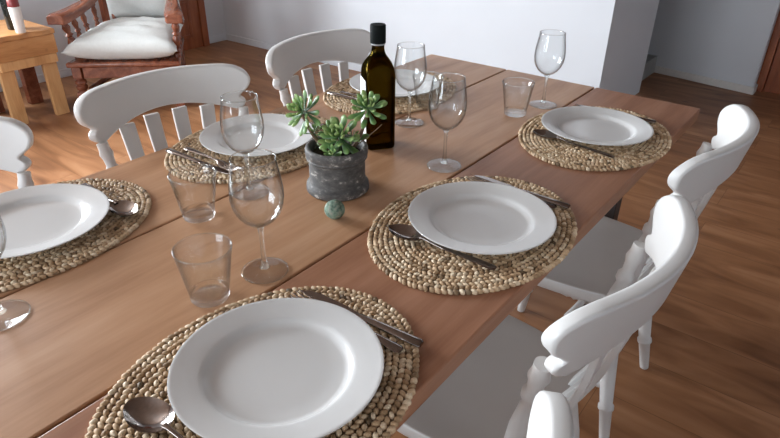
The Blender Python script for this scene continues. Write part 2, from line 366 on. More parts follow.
# door in the far recess
def panel_door(name, w_, h_, loc, rotz, handle_side=1):
    bm = bmesh.new(); box(bm, 0, w_, -.02, .02, 0, h_)
    d = link(name, bm, M_DOOR, loc=loc, rotz=rotz, smooth=False, bevel=.002); d['kind'] = 'structure'
    for (z0, z1) in ((.12, .38), (.46, .98), (1.06, h_-.12)):
        bm = bmesh.new()
        box(bm, .11, w_-.11, -.028, -.018, z0, z1)
        for (a, b_, c, e_) in ((.09, .115, z0-.02, z1+.02), (w_-.115, w_-.09, z0-.02, z1+.02)):
            box(bm, a, b_, -.034, -.018, c, e_)
        box(bm, .09, w_-.09, -.034, -.018, z0-.022, z0); box(bm, .09, w_-.09, -.034, -.018, z1, z1+.022)
        link('door_panel', bm, M_DOOR, d, smooth=False, bevel=.004)
    bm = bmesh.new(); hx = w_-.06 if handle_side > 0 else .06
    turned(bm, (hx, -.02, 1.0), (hx, -.06, 1.0), [(0, .022), (.2, .022), (.25, .009), (1, .009)])
    turned(bm, (hx+.01*handle_side, -.055, 1.0), (hx-.11*handle_side, -.055, 1.0), [(0, .009), (1, .008)])
    link('door_handle', bm, M_STEEL, d)
    return d
panel_door('door_1', .86, 2.05, (-.155, 3.10, 0), 0)
bm = bmesh.new(); box(bm, -.209, -.158, 3.05, 3.158, 0, 2.1); box(bm, .71, .76, 3.05, 3.158, 0, 2.1); box(bm, -.158, .71, 3.05, 3.158, 2.055, 2.1)
struct('trim_2', bm, M_DOOR, bevel=.003)
# door and frame on the left wall
panel_door('door_2', .76, 2.05, (XL+.022, .59, 0), PI/2)
bm = bmesh.new(); box(bm, XL, XL+.06, .53, .588, 0, 2.1); box(bm, XL, XL+.06, 1.352, 1.41, 0, 2.1); box(bm, XL, XL+.06, .588, 1.352, 2.055, 2.1)
struct('trim_3', bm, M_DOOR, bevel=.003)
# windows: frames with mullions in the openings
def window(name, cx, cy, cz, wid, hei, along, n=2):
    bm = bmesh.new(); t = .05
    def seg(a0, a1, z0, z1):
        if along == 'y': box(bm, cx-.03, cx+.03, cy+a0, cy+a1, cz+z0, cz+z1)
        else: box(bm, cx+a0, cx+a1, cy-.03, cy+.03, cz+z0, cz+z1)
    W, H = wid/2, hei/2
    seg(-W, W, -H, -H+t); seg(-W, W, H-t, H); seg(-W, -W+t, -H+t, H-t); seg(W-t, W, -H+t, H-t)
    for k in range(1, n): x = -W+wid*k/n; seg(x-t*.7, x+t*.7, -H+t, H-t)
    return struct(name, bm, M_FRAME, bevel=.004)
window('window_1', XL-.06, -1.75, 1.54, 2.1, 1.36, 'y', 2)
window('window_2', -1.6, YF-.08, 1.375, 2.0, 1.55, 'x', 2)

# ================================================================== THE TABLE
TZ = 0.75; TW = .9205; TL = 2.25; TT = .034
table = thing('dining_table', 'long brown wooden dining table of three wide planks set for a meal', 'table', (-TW/2, -TL/2, 0))
PW = TW/3
for k in range(3):
    bm = bmesh.new(); x0 = -TW/2+PW*k; g = .0022
    box(bm, x0+(g if k else 0), x0+PW-(g if k < 2 else 0), -TL/2, TL/2, TZ-TT, TZ)
    o = link('plank', bm, M_PLANK_B if k == 2 else M_PLANK_A, table, smooth=False, bevel=.003)
    # world-like coordinates for the grain: shift mesh data is not needed, knots are given below
bm = bmesh.new(); box(bm, -TW/2+.14, TW/2-.14, -TL/2+.1, TL/2-.1, TZ-TT-.018, TZ-TT-.001)
link('underframe', bm, M_DARKLEG, table, smooth=False, bevel=.003)
for (lx, ly) in ((TW/2-.171, TL/2-.183), (-TW/2+.12, TL/2-.183), (TW/2-.15, -TL/2+.18), (-TW/2+.10, -TL/2+.18)):
    bm = bmesh.new(); box(bm, lx, lx+.05, ly, ly+.05, 0, TZ-TT-.0005); link('leg', bm, M_DARKLEG, table, smooth=False, bevel=.003)

# ================================================================== DINING CHAIRS (face +X, origin on the floor under the seat)
POST = [(t_, r_*.80) for t_, r_ in [(0, .018), (.05, .020), (.08, .0245), (.11, .019), (.15, .0180), (.22, .022), (.45, .0235), (.62, .0185), (.70, .0145), (.73, .021), (.77, .0215), (.80, .0150), (.86, .0165), (.90, .021), (.95, .017), (1, .017)]]
LEG = [(0, .0125), (.03, .0135), (.235, .0165), (.245, .0205), (.265, .0205), (.275, .0165), (.62, .0225), (.85, .022), (.9, .026), (.93, .0265), (.96, .019), (1, .018)]
STR = [(0, .010), (.18, .0125), (.36, .0175), (.39, .013), (.42, .018), (.45, .013), (.5, .0195), (.55, .013), (.58, .018), (.61, .013), (.64, .0175), (.82, .0125), (1, .010)]
def bow(y): return -.222 - .078*(max(0, 1-abs(y/.237)**2.0))
def lerp_tab(tab, t):
    """smooth cubic through the table's points"""
    for k in range(len(tab)-1):
        (t0, a), (t1, b) = tab[k], tab[k+1]
        if t <= t1:
            p, q = tab[max(0, k-1)], tab[min(len(tab)-1, k+2)]; h = t1-t0
            m0 = (b-p[1])/(t1-p[0])*h; m1 = (q[1]-a)/(q[0]-t0)*h; f = (t-t0)/h
            return (2*f**3-3*f*f+1)*a+(f**3-2*f*f+f)*m0+(-2*f**3+3*f*f)*b+(f**3-f*f)*m1
    return tab[-1][1]
CW = .237
CT = [(0, .040), (.04, .030), (.12, .0215), (.20, .022), (.27, .0315), (.34, .026), (.47, .009), (.60, .0015), (.72, 0), (.83, .006), (.92, .019), (.97, .034), (1, .056)]
def crest_mesh():
    bm = bmesh.new(); n = 48; m_ = 40; t = .0128; r = .0058
    def P(i, j, ins, th):
        s_ = math.sin(PI/2*(-1+2*i/n)); f = .5-.5*math.cos(PI*j/m_); f = .6*f+.4*j/m_
        y = s_*(CW-lerp_tab(CT, f)-ins); a = abs(y)
        zl = .727+.036*max(0, 1-(a/.19)**2)+ins; zh = .846+.008*(1-(a/CW)**2)-ins
        z = zl+(zh-zl)*f; d_ = .01
        sl = (bow(min(CW, a+d_))-bow(max(0, a-d_)))/(2*d_)*(1 if y > 0 else -1) if a > 1e-4 else 0
        return bm.verts.new(Vector((bow(y)-.2*(z-.77), y, z))+Vector((1, -sl, 0)).normalized()*th)
    g = [[[P(i, j, r, sd*t) for j in range(m_+1)] for i in range(n+1)] for sd in (1, -1)]
    for k in (0, 1):
        for i in range(n):
            for j in range(m_): bm.faces.new((g[k][i][j], g[k][i+1][j], g[k][i+1][j+1], g[k][i][j+1]))
    ring = [(i, 0) for i in range(n)]+[(n, j) for j in range(m_)]+[(i, m_) for i in range(n, 0, -1)]+[(0, j) for j in range(m_, 0, -1)]
    layers = [[g[0][i][j] for i, j in ring]]
    for ang in (30, 60, 90): layers.append([P(i, j, r*(1-math.sin(math.radians(ang))), t-r+r*math.cos(math.radians(ang))) for i, j in ring])
    for ang in (90, 60, 30): layers.append([P(i, j, r*(1-math.sin(math.radians(ang))), -(t-r+r*math.cos(math.radians(ang)))) for i, j in ring])
    layers.append([g[1][i][j] for i, j in ring]); N_ = len(ring)
    for A_, B_ in zip(layers, layers[1:]):
        for q in range(N_): bm.faces.new((A_[q], A_[(q+1) % N_], B_[(q+1) % N_], B_[q]))
    return bm
def seat_mesh():
    bm = bmesh.new(); nx, ny = 18, 18; top = []; bot = []
    for i in range(nx+1):
        u = -1+2*i/nx; rt = []; rb = []
        for j in range(ny+1):
            v = -1+2*j/ny
            # square -> rounded square
            k = 1-.12*(u*u*v*v)
            X = .205*u*k; hw = .185+.022*(u+1)/2
            if u > .6: X += .012*(1-v*v)*(u-.6)/.4
            Y = hw*v*k*1.03
            dz = -.010*max(0, 1-(abs(u)*1.15)**2)*max(0, 1-(abs(v)*1.1)**4)
            rt.append(bm.verts.new((X, Y, .45+dz))); rb.append(bm.verts.new((X*.985, Y*.985, .416)))
        top.append(rt); bot.append(rb)
    for i in range(nx):
        for j in range(ny):
            f = bm.faces.new((top[i][j], top[i+1][j], top[i+1][j+1], top[i][j+1])); f.material_index = 1
            bm.faces.new((bot[i][j], bot[i][j+1], bot[i+1][j+1], bot[i+1][j]))
    ring = [(i, 0) for i in range(nx)]+[(nx, j) for j in range(ny)]+[(i, ny) for i in range(nx, 0, -1)]+[(0, j) for j in range(ny, 0, -1)]
    for a, b in zip(ring, ring[1:]+ring[:1]):
        bm.faces.new((top[a[0]][a[1]], bot[a[0]][a[1]], bot[b[0]][b[1]], top[b[0]][b[1]]))
    return bm
def make_chair(label, loc, rotz):
    t = thing('dining_chair', label, 'chair', loc, rotz, 'white slat-back chairs around the dining table')
    link('seat', seat_mesh(), [M_WHITE, M_SEAT], t, bevel=.005)
    link('crest_rail', crest_mesh(), M_WHITE, t, angle=80)
    for s in (-1, 1):
        bm = bmesh.new(); turned(bm, (-.172, .165*s, .445), (-.222+.2*.04-.004, .200*s, .733), POST, 20); link('back_post', bm, M_WHITE, t)
    for k, y in enumerate((-.115, -.04, .04, .115)):
        bm = bmesh.new(); nseg = 8; w0 = .0205; prev = None
        for i in range(nseg+1):
            f = i/nseg; z = .444+f*(.302+.008*(1-abs(y)/.12)); x = -.178+f*(bow(y)+.012-(-.178))-.018*math.sin(PI*f); yy = y*(.82+.18*f)
            ww = w0*(.75+.25*f)
            r_ = [bm.verts.new((x+a, yy+b, z)) for a, b in ((-.006, -ww), (.006, -ww), (.006, ww), (-.006, ww))]
            if prev:
                for q in range(4): bm.faces.new((prev[q], prev[(q+1) % 4], r_[(q+1) % 4], r_[q]))
            else: bm.faces.new(r_)
            prev = r_
        bm.faces.new(prev); link('slat', bm, M_WHITE, t, bevel=.002)
    F_ = {}
    for sx in (1, -1):
        for s in (-1, 1):
            a = Vector((.208 if sx > 0 else -.222, (.2 if sx > 0 else .176)*s, 0)); b = Vector((.150*sx, (.15 if sx > 0 else .135)*s, .418))
            F_[(sx, s)] = (a, b); bm = bmesh.new(); turned(bm, a, b, LEG, 20); link('leg', bm, M_WHITE, t)
    mids = []
    for s in (-1, 1):
        a = F_[(1, s)][0].lerp(F_[(1, s)][1], .40); b = F_[(-1, s)][0].lerp(F_[(-1, s)][1], .40)
        bm = bmesh.new(); turned(bm, a, b, STR, 14); link('stretcher', bm, M_WHITE, t); mids.append((a+b)/2)
    bm = bmesh.new(); turned(bm, mids[0], mids[1], STR, 14); link('stretcher', bm, M_WHITE, t)
    return t
RAD = math.radians
chair0 = make_chair('white slat-back chair at the far left of the table, behind the dark green bottle', (-.840, -.406, 0), RAD(-3))
dup(chair0, (-.857, -1.008, 0), RAD(-9), 'white slat-back chair at the middle of the left side, in front of the wooden armchair')
dup(chair0, (-.945, -1.632, 0), RAD(-20), 'white slat-back chair on the left side cut off by the left edge of the photo')
dup(chair0, (-.138, -.422, 0), RAD(181), 'white slat-back chair on the right side farthest from the viewer, at the table corner')
dup(chair0, (-.119, -1.008, 0), RAD(179.5), 'white slat-back chair on the right side, the middle one of three')
dup(chair0, (-.088, -1.567, 0), RAD(178), 'white slat-back chair nearest the viewer, only its curved top rail end showing at the bottom')

# ================================================================== PLACEMATS
def mat_mesh(a, b):
    bm = bmesh.new(); lay = bm.verts.layers.float.new('tone'); w_ = .0093
    # flat backing
    seg = 72; z0, z1 = 0, .003
    rb = [bm.verts.new((math.cos(2*PI*i/seg)*(a-.004), math.sin(2*PI*i/seg)*(b-.004), z0)) for i in range(seg)]
    rt = [bm.verts.new((math.cos(2*PI*i/seg)*(a-.004), math.sin(2*PI*i/seg)*(b-.004), z1)) for i in range(seg)]
    bm.faces.new(rb[::-1]); bm.faces.new(rt)
    for i in range(seg): bm.faces.new((rb[i], rb[(i+1) % seg], rt[(i+1) % seg], rt[i]))
    k = 0; rnd = random.Random(3)
    while True:
        ra, rb_ = a-w_*(k+.5), b-w_*(k+.5)
        if ra < w_*.3: break
        per = PI*(3*(ra+rb_)-math.sqrt((3*ra+rb_)*(ra+3*rb_))); n = max(6, int(per/.0094))
        # equal arc spacing
        M_ = 400; acc = [0]; pts = [(ra*math.cos(2*PI*i/M_), rb_*math.sin(2*PI*i/M_)) for i in range(M_+1)]
        for i in range(M_): acc.append(acc[-1]+math.dist(pts[i], pts[i+1]))
        j = 0; ph = rnd.random()
        for i in range(n):
            s = (i+ph) % n/n*acc[-1]
            if s < acc[j]: j = 0
            while acc[j+1] < s: j += 1
            f = (s-acc[j])/(acc[j+1]-acc[j]); x = pts[j][0]+(pts[j+1][0]-pts[j][0])*f; y = pts[j][1]+(pts[j+1][1]-pts[j][1])*f
            ang = math.atan2(pts[j+1][1]-pts[j][1], pts[j+1][0]-pts[j][0]) + (.62 if k % 2 else -.62) + rnd.uniform(-.15, .15)
            L_, W_, H_ = .0062*rnd.uniform(.9, 1.12), .0041*rnd.uniform(.85, 1.12), .0040*rnd.uniform(.75, 1.12)
            tone = min(1, max(0, rnd.gauss(.62, .25))); ca, sa = math.cos(ang), math.sin(ang)
            x += rnd.uniform(-.0007, .0007); y += rnd.uniform(-.0007, .0007); cz = .0034
            ring = []
            tp = bm.verts.new((x, y, cz+H_)); tp[lay] = tone
            for lat in (.95, .5, 0.0):
                c, sn = math.cos(lat), math.sin(lat); rr = []
                for q in range(8):
                    t_ = 2*PI*q/8; lx = L_*c*math.cos(t_); ly = W_*c*math.sin(t_)
                    v = bm.verts.new((x+lx*ca-ly*sa, y+lx*sa+ly*ca, cz+H_*sn if lat else .0008)); v[lay] = tone*(1 if lat else .8); rr.append(v)  # lower edge toned down, painting in the shade between strands
                ring.append(rr)
            for q in range(8):
                bm.faces.new((tp, ring[0][q], ring[0][(q+1) % 8]))
                for e_ in (0, 1): bm.faces.new((ring[e_][q], ring[e_+1][q], ring[e_+1][(q+1) % 8], ring[e_][(q+1) % 8]))
        k += 1
    return bm
MATH = .0074
mat0 = link('placemat', mat_mesh(.176, .228), M_STRAW, loc=(-.157, -1.486, TZ+.0004), angle=80)
tag(mat0, 'oval braided seagrass placemat under the nearest plate, at the bottom of the photo', 'placemat', 'braided placemats on the table')
def copy1(o, loc, label, rotz=0.0):
    c = o.copy(); COL.objects.link(c); c.location = loc; c['label'] = label; c.rotation_euler = (0, 0, rotz); return c
copy1(mat0, (-.157, -.974, TZ+.0004), 'oval braided seagrass placemat at the middle right place, with a whole spoon across it', .01)
copy1(mat0, (-.155, -.395, TZ+.0004), 'oval braided seagrass placemat at the far right place by the table corner', PI)
copy1(mat0, (-.780, -1.497, TZ+.0004), 'oval braided seagrass placemat at the left edge of the photo', PI+.02)
copy1(mat0, (-.765, -.965, TZ+.0004), 'oval braided seagrass placemat at the middle left place, behind the succulent and glasses', .03)
copy1(mat0, (-.765, -.44, TZ+.0004), 'oval braided seagrass placemat at the far left place, behind the bottle', PI-.02)

# ================================================================== PLATES
def plate_mesh():
    bm = bmesh.new()
    prof = [(0, .0042), (.06, .0042), (.082, .0046), (.089, .0062), (.0935, .0105), (.0965, .0128), (.101, .0142), (.118, .0172), (.130, .0196), (.1335, .0204), (.135, .0200),
            (.1348, .0186), (.130, .0172), (.112, .0128), (.100, .0098), (.094, .006), (.088, .0018), (.0865, 0), (.0835, 0), (.082, .0014), (.05, .0015), (0, .0015)]
    lathe(bm, prof, 96); return bm
PZ = TZ+.0004+MATH
plate0 = link('dinner_plate', plate_mesh(), M_CERAMIC, loc=(-.154, -1.466, PZ), angle=60)
tag(plate0, 'large round white dinner plate nearest the viewer at the bottom of the photo', 'plate', 'white dinner plates on the placemats')
copy1(plate0, (-.149, -.966, PZ), 'round white dinner plate at the middle right place, beside the whole spoon')
copy1(plate0, (-.159, -.384, PZ), 'round white dinner plate at the far right place by the table corner')
copy1(plate0, (-.779, -1.487, PZ), 'round white dinner plate cut off by the left edge of the photo')
copy1(plate0, (-.768, -.957, PZ), 'round white dinner plate at the middle left place, seen behind the two wine glasses')
copy1(plate0, (-.765, -.425, PZ), 'round white dinner plate at the far left place, half hidden by the bottle')

# ================================================================== WINE GLASSES
GZ = 1.035
def zs(pr): return [(r, z*GZ) for r, z in pr]
def make_wineglass(label, loc):
    t = thing('wine_glass', label, 'wine glass', loc, 0, 'wine glasses on the table')
    bm = bmesh.new()
    out = [(.004, .0835), (.010, .0855), (.018, .0895), (.027, .097), (.035, .108), (.0395, .120), (.0415, .133), (.0412, .146), (.0392, .162), (.0365, .178), (.0345, .192), (.0342, .1945)]
    inn = [(r-.0011, z+(.0016 if k < 3 else .0003)) for k, (r, z) in enumerate(out)]
    inn[-1] = (.0332, .1945)
    lathe(bm, zs([(0, .0826)]+out+[(.0337, .1950)]+inn[::-1]+[(0, .0862)]), 64)
    bw = link('bowl', bm, M_THIN, t, angle=70)
    bm = bmesh.new(); lathe(bm, [(.0337+.0009*math.cos(2*PI*k/8), .1952*GZ+.0009*math.sin(2*PI*k/8)) for k in range(8)], 64, closed=True); link('rim', bm, M_GLASS, bw)
    bm = bmesh.new()
    st = [(0, .0004), (.036, .0004), (.0378, .0012), (.0380, .0020), (.037, .0026), (.030, .0034), (.018, .0052), (.009, .0085), (.0055, .014), (.0042, .025), (.0036, .045), (.0036, .065), (.0045, .077), (.0075, .0838), (.006, .0842), (0, .0824)]
    lathe(bm, st[:6]+[(.018, .0050), (.0095, .0072), (0, .0078)], 48); ft = link('foot', bm, M_FOOT, t, angle=70)
    bm = bmesh.new(); lathe(bm, [(.0375+.0009*math.cos(2*PI*k/8), .0016+.0009*math.sin(2*PI*k/8)) for k in range(8)], 64, closed=True); link('foot_rim', bm, M_GLASS, ft)
    bm = bmesh.new(); lathe(bm, [(0, .0079), (.0088, .0082)]+zs(st[8:-2]+[(.004, .0832), (0, .0824)]), 32); link('stem', bm, M_GLASS, t, angle=70)
    return t
g0 = make_wineglass('wine glass nearest the viewer, standing tall between the tumblers and the nearest placemat', (-.353, -1.312, TZ))
dup(g0, (-.590, -1.139, TZ), 0, 'wine glass behind the nearest one, seen against the middle left plate')
dup(g0, (-.351, -.782, TZ), .6, 'wine glass right of the bottle, its foot beside the middle right placemat')
dup(g0, (-.571, -.615, TZ), 1.1, 'wine glass just behind the bottle, in front of the far left plate')
dup(g0, (-.360, -.259, TZ), 1.6, 'wine glass farthest back, standing alone against the white wall')
dup(g0, (-.566, -1.632, TZ), 2.1, 'wine glass cut off by the left edge of the photo, round foot visible')
# tumblers
def make_tumbler(label, loc):
    t = thing('tumbler', label, 'glass', loc, 0, 'water tumblers on the table')
    bm = bmesh.new()
    lathe(bm, [(.0305, .0120), (.0325, .024), (.0365, .050), (.0400, .072), (.0428, .0885), (.0422, .0892), (.0414, .0885), (.0385, .072), (.0350, .050), (.0310, .024), (.0290, .0122)], 64, closed=False)
    bw = link('wall', bm, M_THIN, t, angle=70)
    bm = bmesh.new(); lathe(bm, [(.0422+.0010*math.cos(2*PI*k/8), .0894+.0010*math.sin(2*PI*k/8)) for k in range(8)], 64, closed=True); link('rim', bm, M_GLASS, bw)
    bm = bmesh.new()
    lathe(bm, [(0, .0012), (.024, .0010), (.0262, .0003), (.0285, .0006), (.0298, .003), (.0305, .0119), (.0290, .0121), (.0268, .0108), (.020, .0094), (0, .0088)], 64)
    link('base', bm, M_BASE, t, angle=70)
    return t
t0 = make_tumbler('clear tumbler nearest the viewer, beside the nearest wine glass foot', (-.366, -1.412, TZ))
dup(t0, (-.588, -1.266, TZ), 0, 'clear tumbler between the left plate and the middle left placemat')
dup(t0, (-.387, -.376, TZ), .5, 'clear tumbler at the far right place, left of the lone wine glass')
dup(t0, (-.604, -.485, TZ), .9, 'clear tumbler by the far left plate, seen through the wine glasses right of the bottle')

# ================================================================== CUTLERY (handle end at -X ... head towards +X, origin at middle on its resting height)
def spoon_mesh():
    bm = bmesh.new(); n = 10; m_ = 16
    # bowl: ellipse of revolution shell, centre x=.078
    cx, a, b, dep = .076, .034, .0232, .0095; top = []; bot = []
    for i in range(n+1):
        r = i/n; rt, rb = [], []
        for j in range(m_*2):
            t = 2*PI*j/(m_*2); x = cx+a*r*math.cos(t)*(1.0 if math.cos(t) > 0 else 1.08); y = b*r*math.sin(t)*(1-.12*math.cos(t))
            z = .0015+dep*(r**2.2)
            rt.append((x, y, z+.0009)); rb.append((x, y, z-.0006))
        top.append(rt); bot.append(rb)
    def sheet(S):
        c = bm.verts.new(S[0][0]); rings = [[bm.verts.new(p) for p in R] for R in S[1:]]
        k = len(rings[0])
        for j in range(k): bm.faces.new((c, rings[0][j], rings[0][(j+1) % k]))
        for A_, B_ in zip(rings, rings[1:]):
            for j in range(k): bm.faces.new((A_[j], A_[(j+1) % k], B_[(j+1) % k], B_[j]))
        return rings[-1]
    r1 = sheet(top); r2_ = sheet(bot); k = len(r1)
    for j in range(k): bm.faces.new((r1[j], r1[(j+1) % k], r2_[(j+1) % k], r2_[j]))
    xs = [.046, .040, .030, .016, -.01, -.045, -.075, -.096, -.1005]
    zs = [.0105, .0112, .0095, .0070, .0055, .0050, .0040, .0025, .0022]
    tube(bm, [(x, 0, z) for x, z in zip(xs, zs)], [.0042, .0034, .0030, .0030, .0045, .0064, .0080, .0085, .0055], 12, [(1, .45), (1, .5), (1, .6), (1, .6), (1, .36), (1, .24), (1, .18), (1, .16), (1, .16)])
    return bm
def fork_mesh():
    bm = bmesh.new()
    for k in range(4):
        y = -.0096+.0064*k
        tube(bm, [(.050, y*.9, .0045), (.066, y, .0042), (.085, y, .0060), (.102, y, .0105)], [.0024, .0018, .0016, .0008], 8, [(1, .6)]*4)
    tube(bm, [(.054, 0, .0045), (.048, 0, .0046), (.040, 0, .0062), (.030, 0, .0085), (.014, 0, .0075), (-.02, 0, .0055), (-.06, 0, .0045), (-.094, 0, .0026), (-.0985, 0, .0022)],
         [.0115, .0122, .0105, .0045, .0032, .0045, .0066, .0085, .0055], 12, [(1, .14), (1, .16), (1, .2), (1, .4), (1, .6), (1, .4), (1, .26), (1, .17), (1, .17)])
    return bm
def knife_parts():
    h = bmesh.new()
    tube(h, [(-.108, 0, .0040), (-.105, 0, .0042), (-.07, 0, .0044), (-.02, 0, .0042), (-.004, 0, .0040), (.004, 0, .0038)], [.0060, .0086, .0078, .0066, .0062, .0046], 14, [(1, .45)]*5+[(1, .4)])
    b = bmesh.new(); pts = []
    pts = [(.002, -.0050), (.03, -.0085), (.075, -.0098), (.095, -.0072), (.1075, -.0005), (.1080, .0040), (.06, .0052), (.002, .0046)]
    prism(b, pts, .0026, .0044); return h, b
def make_spoon(label, loc, rotz):
    o = link('spoon', spoon_mesh(), M_STEEL, loc=loc, rotz=rotz, angle=60); return tag(o, label, 'spoon', 'steel spoons on the placemats')
def make_fork(label, loc, rotz):
    o = link('fork', fork_mesh(), M_STEEL, loc=loc, rotz=rotz, angle=60); return tag(o, label, 'fork', 'steel forks on the placemats')
def make_knife(label, loc, rotz):
    t = thing('table_knife', label, 'knife', loc, rotz, 'steel knives on the placemats'); h, b = knife_parts()
    link('handle', h, M_STEEL, t, angle=50); link('blade', b, M_STEEL, t, angle=30, bevel=.0006); return t
CZ = TZ+MATH+.0003
sp0 = make_spoon('steel spoon in the bottom left, its bowl shining beside the nearest plate', (-.143, -1.608, CZ), PI+.08)
copy1(sp0, (-.153, -1.088, CZ), 'steel spoon lying whole in front of the middle right plate', math.radians(180+3))
copy1(sp0, (-.163, -.508, CZ), 'steel spoon in front of the far right plate', math.radians(180-4))
copy1(sp0, (-.768, -1.349, CZ), 'steel spoon beside the plate at the left edge, only its bowl showing', math.radians(-4))
copy1(sp0, (-.745, -.805, CZ), 'steel spoon behind the middle left plate', 0)
kn0 = make_knife('steel knife beside the nearest plate, blade on the braided mat and handle over its edge', (-.148, -1.316, CZ), math.radians(180+3.5))
dup(kn0, (-.152, -.805, CZ), math.radians(180-2), 'steel knife behind the middle right plate, handle end showing')
dup(kn0, (-.165, -.228, CZ), math.radians(180), 'steel knife behind the far right plate')
dup(kn0, (-.772, -1.126, CZ), math.radians(3), 'steel knife on the middle left placemat, outer one next to the tumbler')
dup(kn0, (-.775, -.585, CZ), math.radians(2), 'steel knife on the far left placemat, left of the bottle')
fk0 = make_fork('steel fork tucked between the nearest plate and its knife, handle end showing', (-.154, -1.337, CZ), math.radians(180+1))
copy1(fk0, (-.163, -.824, CZ), 'steel fork tucked behind the middle right plate, short handle end showing', PI)
copy1(fk0, (-.170, -.250, CZ), 'steel fork behind the far right plate, between plate and knife', PI)
copy1(fk0, (-.765, -1.100, CZ), 'steel fork on the middle left placemat, between its knife and plate', math.radians(-3))
copy1(fk0, (-.765, -.560, CZ), 'steel fork on the far left placemat, between its knife and plate', math.radians(-2))

# ================================================================== BOTTLE
BL = (-.541, -.782, TZ); BR = math.radians(52.7)
bt = thing('oil_bottle', 'tall dark olive square glass bottle with black cap and white side label', 'bottle', BL, BR)
bm = bmesh.new(); s = .0345
prof = [(0, .001, 6), (s*.86, .001, 6), (s*.97, .004, 7), (s, .010, 8), (s, .10, 8), (s, .172, 8), (s*.985, .184, 6), (s*.94, .193, 4.5), (s*.84, .202, 3.2), (s*.68, .2105, 2.5), (s*.52, .218, 2.1), (.0155, .225, 2), (.0142, .231, 2), (.014, .244, 2), (.0155, .246, 2), (.0155, .2495, 2), (.0, .2495, 2)]
lathe(bm, prof, 80); link('glass_body', bm, M_OLIVE, bt, angle=60)
bm = bmesh.new(); lathe(bm, [(.0145, .2435), (.0172, .2440), (.0175, .246), (.0175, .281), (.0165, .2835), (0, .2842)], 40); lathe(bm, [(.0146, .2432), (.0172, .2438)], 40); cp = link('cap', bm, M_CAP, bt, angle=50)
bm = bmesh.new(); lathe(bm, [(.0143, .2405), (.0160, .2405), (.0160, .2434), (.0143, .2434)], 40, closed=True); link('cap_ring', bm, simple('grey_ring', (.35, .35, .36), .4), cp)
bm = bmesh.new(); box(bm, -s-.0010, -s-.0001, -.026, .026, .018, .166); o = link('label_sticker', bm, M_LABEL, bt, smooth=False); o['label'] = 'white paper side label'

# ================================================================== SUCCULENT IN POT
PX, PY = -.462, -1.013
pl = thing('potted_succulent', 'green rosette succulent in a weathered dark grey stone pot at the table centre', 'potted plant', (PX, PY, TZ))
bm = bmesh.new()
lathe(bm, [(0, .0005), (.0620, .0005), (.0645, .003), (.0648, .008), (.0640, .015), (.0625, .0175), (.0590, .0195), (.0572, .023), (.0570, .066), (.0575, .0705), (.0600, .072), (.0622, .0735), (.0608, .0755), (.0618, .078), (.0632, .082), (.0632, .091), (.0620, .0945), (.0595, .0965), (.0560, .0965), (.0540, .095), (.0525, .090), (.0515, .078), (.0505, .060), (0, .058)], 72)
pt = link('pot', bm, M_POT, pl, angle=60)
bm = bmesh.new(); rr = random.Random(5); rings = []
bm.verts.ensure_lookup_table(); lathe(bm, [(0, .080), (.015, .081), (.030, .079), (.0415, .080), (.0500, .077), (.0498, .066), (0, .064)], 40)
for v in bm.verts:
    if v.co.z > .076: v.co.z += rr.uniform(-.003, .003)
link('soil', bm, M_SOIL, pt, angle=90)
def leaf(bm, lay, base, d, up, L_, W_, tone):
    """plump spoon-shaped leaf from base along d; up is the upper side"""
    d = d.normalized(); side = d.cross(up).normalized(); up = side.cross(d).normalized()
    rings = []; prof = [(0, .28), (.18, .34), (.4, .55), (.62, .88), (.8, 1.0), (.92, .78), (.985, .35)]
    for f, w_ in prof:
        c = base+d*L_*f+up*(L_*.22*f*f); r_ = []
        for q in range(8):
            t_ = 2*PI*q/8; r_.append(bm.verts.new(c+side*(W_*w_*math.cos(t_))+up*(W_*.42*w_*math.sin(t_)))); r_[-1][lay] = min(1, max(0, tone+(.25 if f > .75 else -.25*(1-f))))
        rings.append(r_)
    tip = bm.verts.new(base+d*L_*1.01+up*(L_*.22)); tip[lay] = min(1, tone+.3)
    for A_, B_ in zip(rings, rings[1:]):
        for q in range(8): bm.faces.new((A_[q], A_[(q+1) % 8], B_[(q+1) % 8], B_[q]))
    for q in range(8): bm.faces.new((rings[-1][q], rings[-1][(q+1) % 8], tip))
    bm.faces.new(rings[0][::-1])
def rosette(center, axis, R, n, seed, W_=None):
    bm = bmesh.new(); lay = bm.verts.layers.float.new('tone'); rnd = random.Random(seed)
    ax = Vector(axis).normalized(); t1 = ax.orthogonal().normalized(); t2 = ax.cross(t1); c = Vector(center)
    for i in range(n):
        f = i/(n-1); az = i*2.39996+rnd.uniform(-.15, .15)
        el = math.radians(72-100*f**.85+rnd.uniform(-6, 6)); L_ = R*(.42+.62*f**.7)*rnd.uniform(.92, 1.08)
        rad = t1*math.cos(az)+t2*math.sin(az); d = rad*math.cos(el)+ax*math.sin(el)
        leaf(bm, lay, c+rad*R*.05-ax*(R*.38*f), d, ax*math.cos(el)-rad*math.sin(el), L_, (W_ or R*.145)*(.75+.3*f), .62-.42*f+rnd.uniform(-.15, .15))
    return bm
def rel(p): return Vector((p[0]-PX, p[1]-PY, p[2]))
RS = [((-.511, -1.059, .170), (-.1, -.95, .55), .038, 30, 1), ((-.452, -1.018, .122), (.25, -.75, .85), .045, 36, 2), ((-.415, -.969, .176), (.45, -.55, .85), .036, 30, 4), ((-.442, -1.048, .094), (.4, -.8, .6), .022, 16, 6), ((-.432, -.992, .118), (.7, .1, .5), .018, 12, 8), ((-.494, -1.040, .130), (-.3, .3, .8), .022, 12, 11)]
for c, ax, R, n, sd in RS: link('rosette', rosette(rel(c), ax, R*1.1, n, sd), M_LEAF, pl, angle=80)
def stem(a, b, c, r0, r1):
    bm = bmesh.new(); pts = []; 
    for k in range(9):
        f = k/8; pts.append(Vector(a)*(1-f)**2+Vector(b)*2*f*(1-f)+Vector(c)*f*f)
    tube(bm, pts, [r0+(r1-r0)*k/8 for k in range(9)], 8); link('stem', bm, M_STEM, pl)
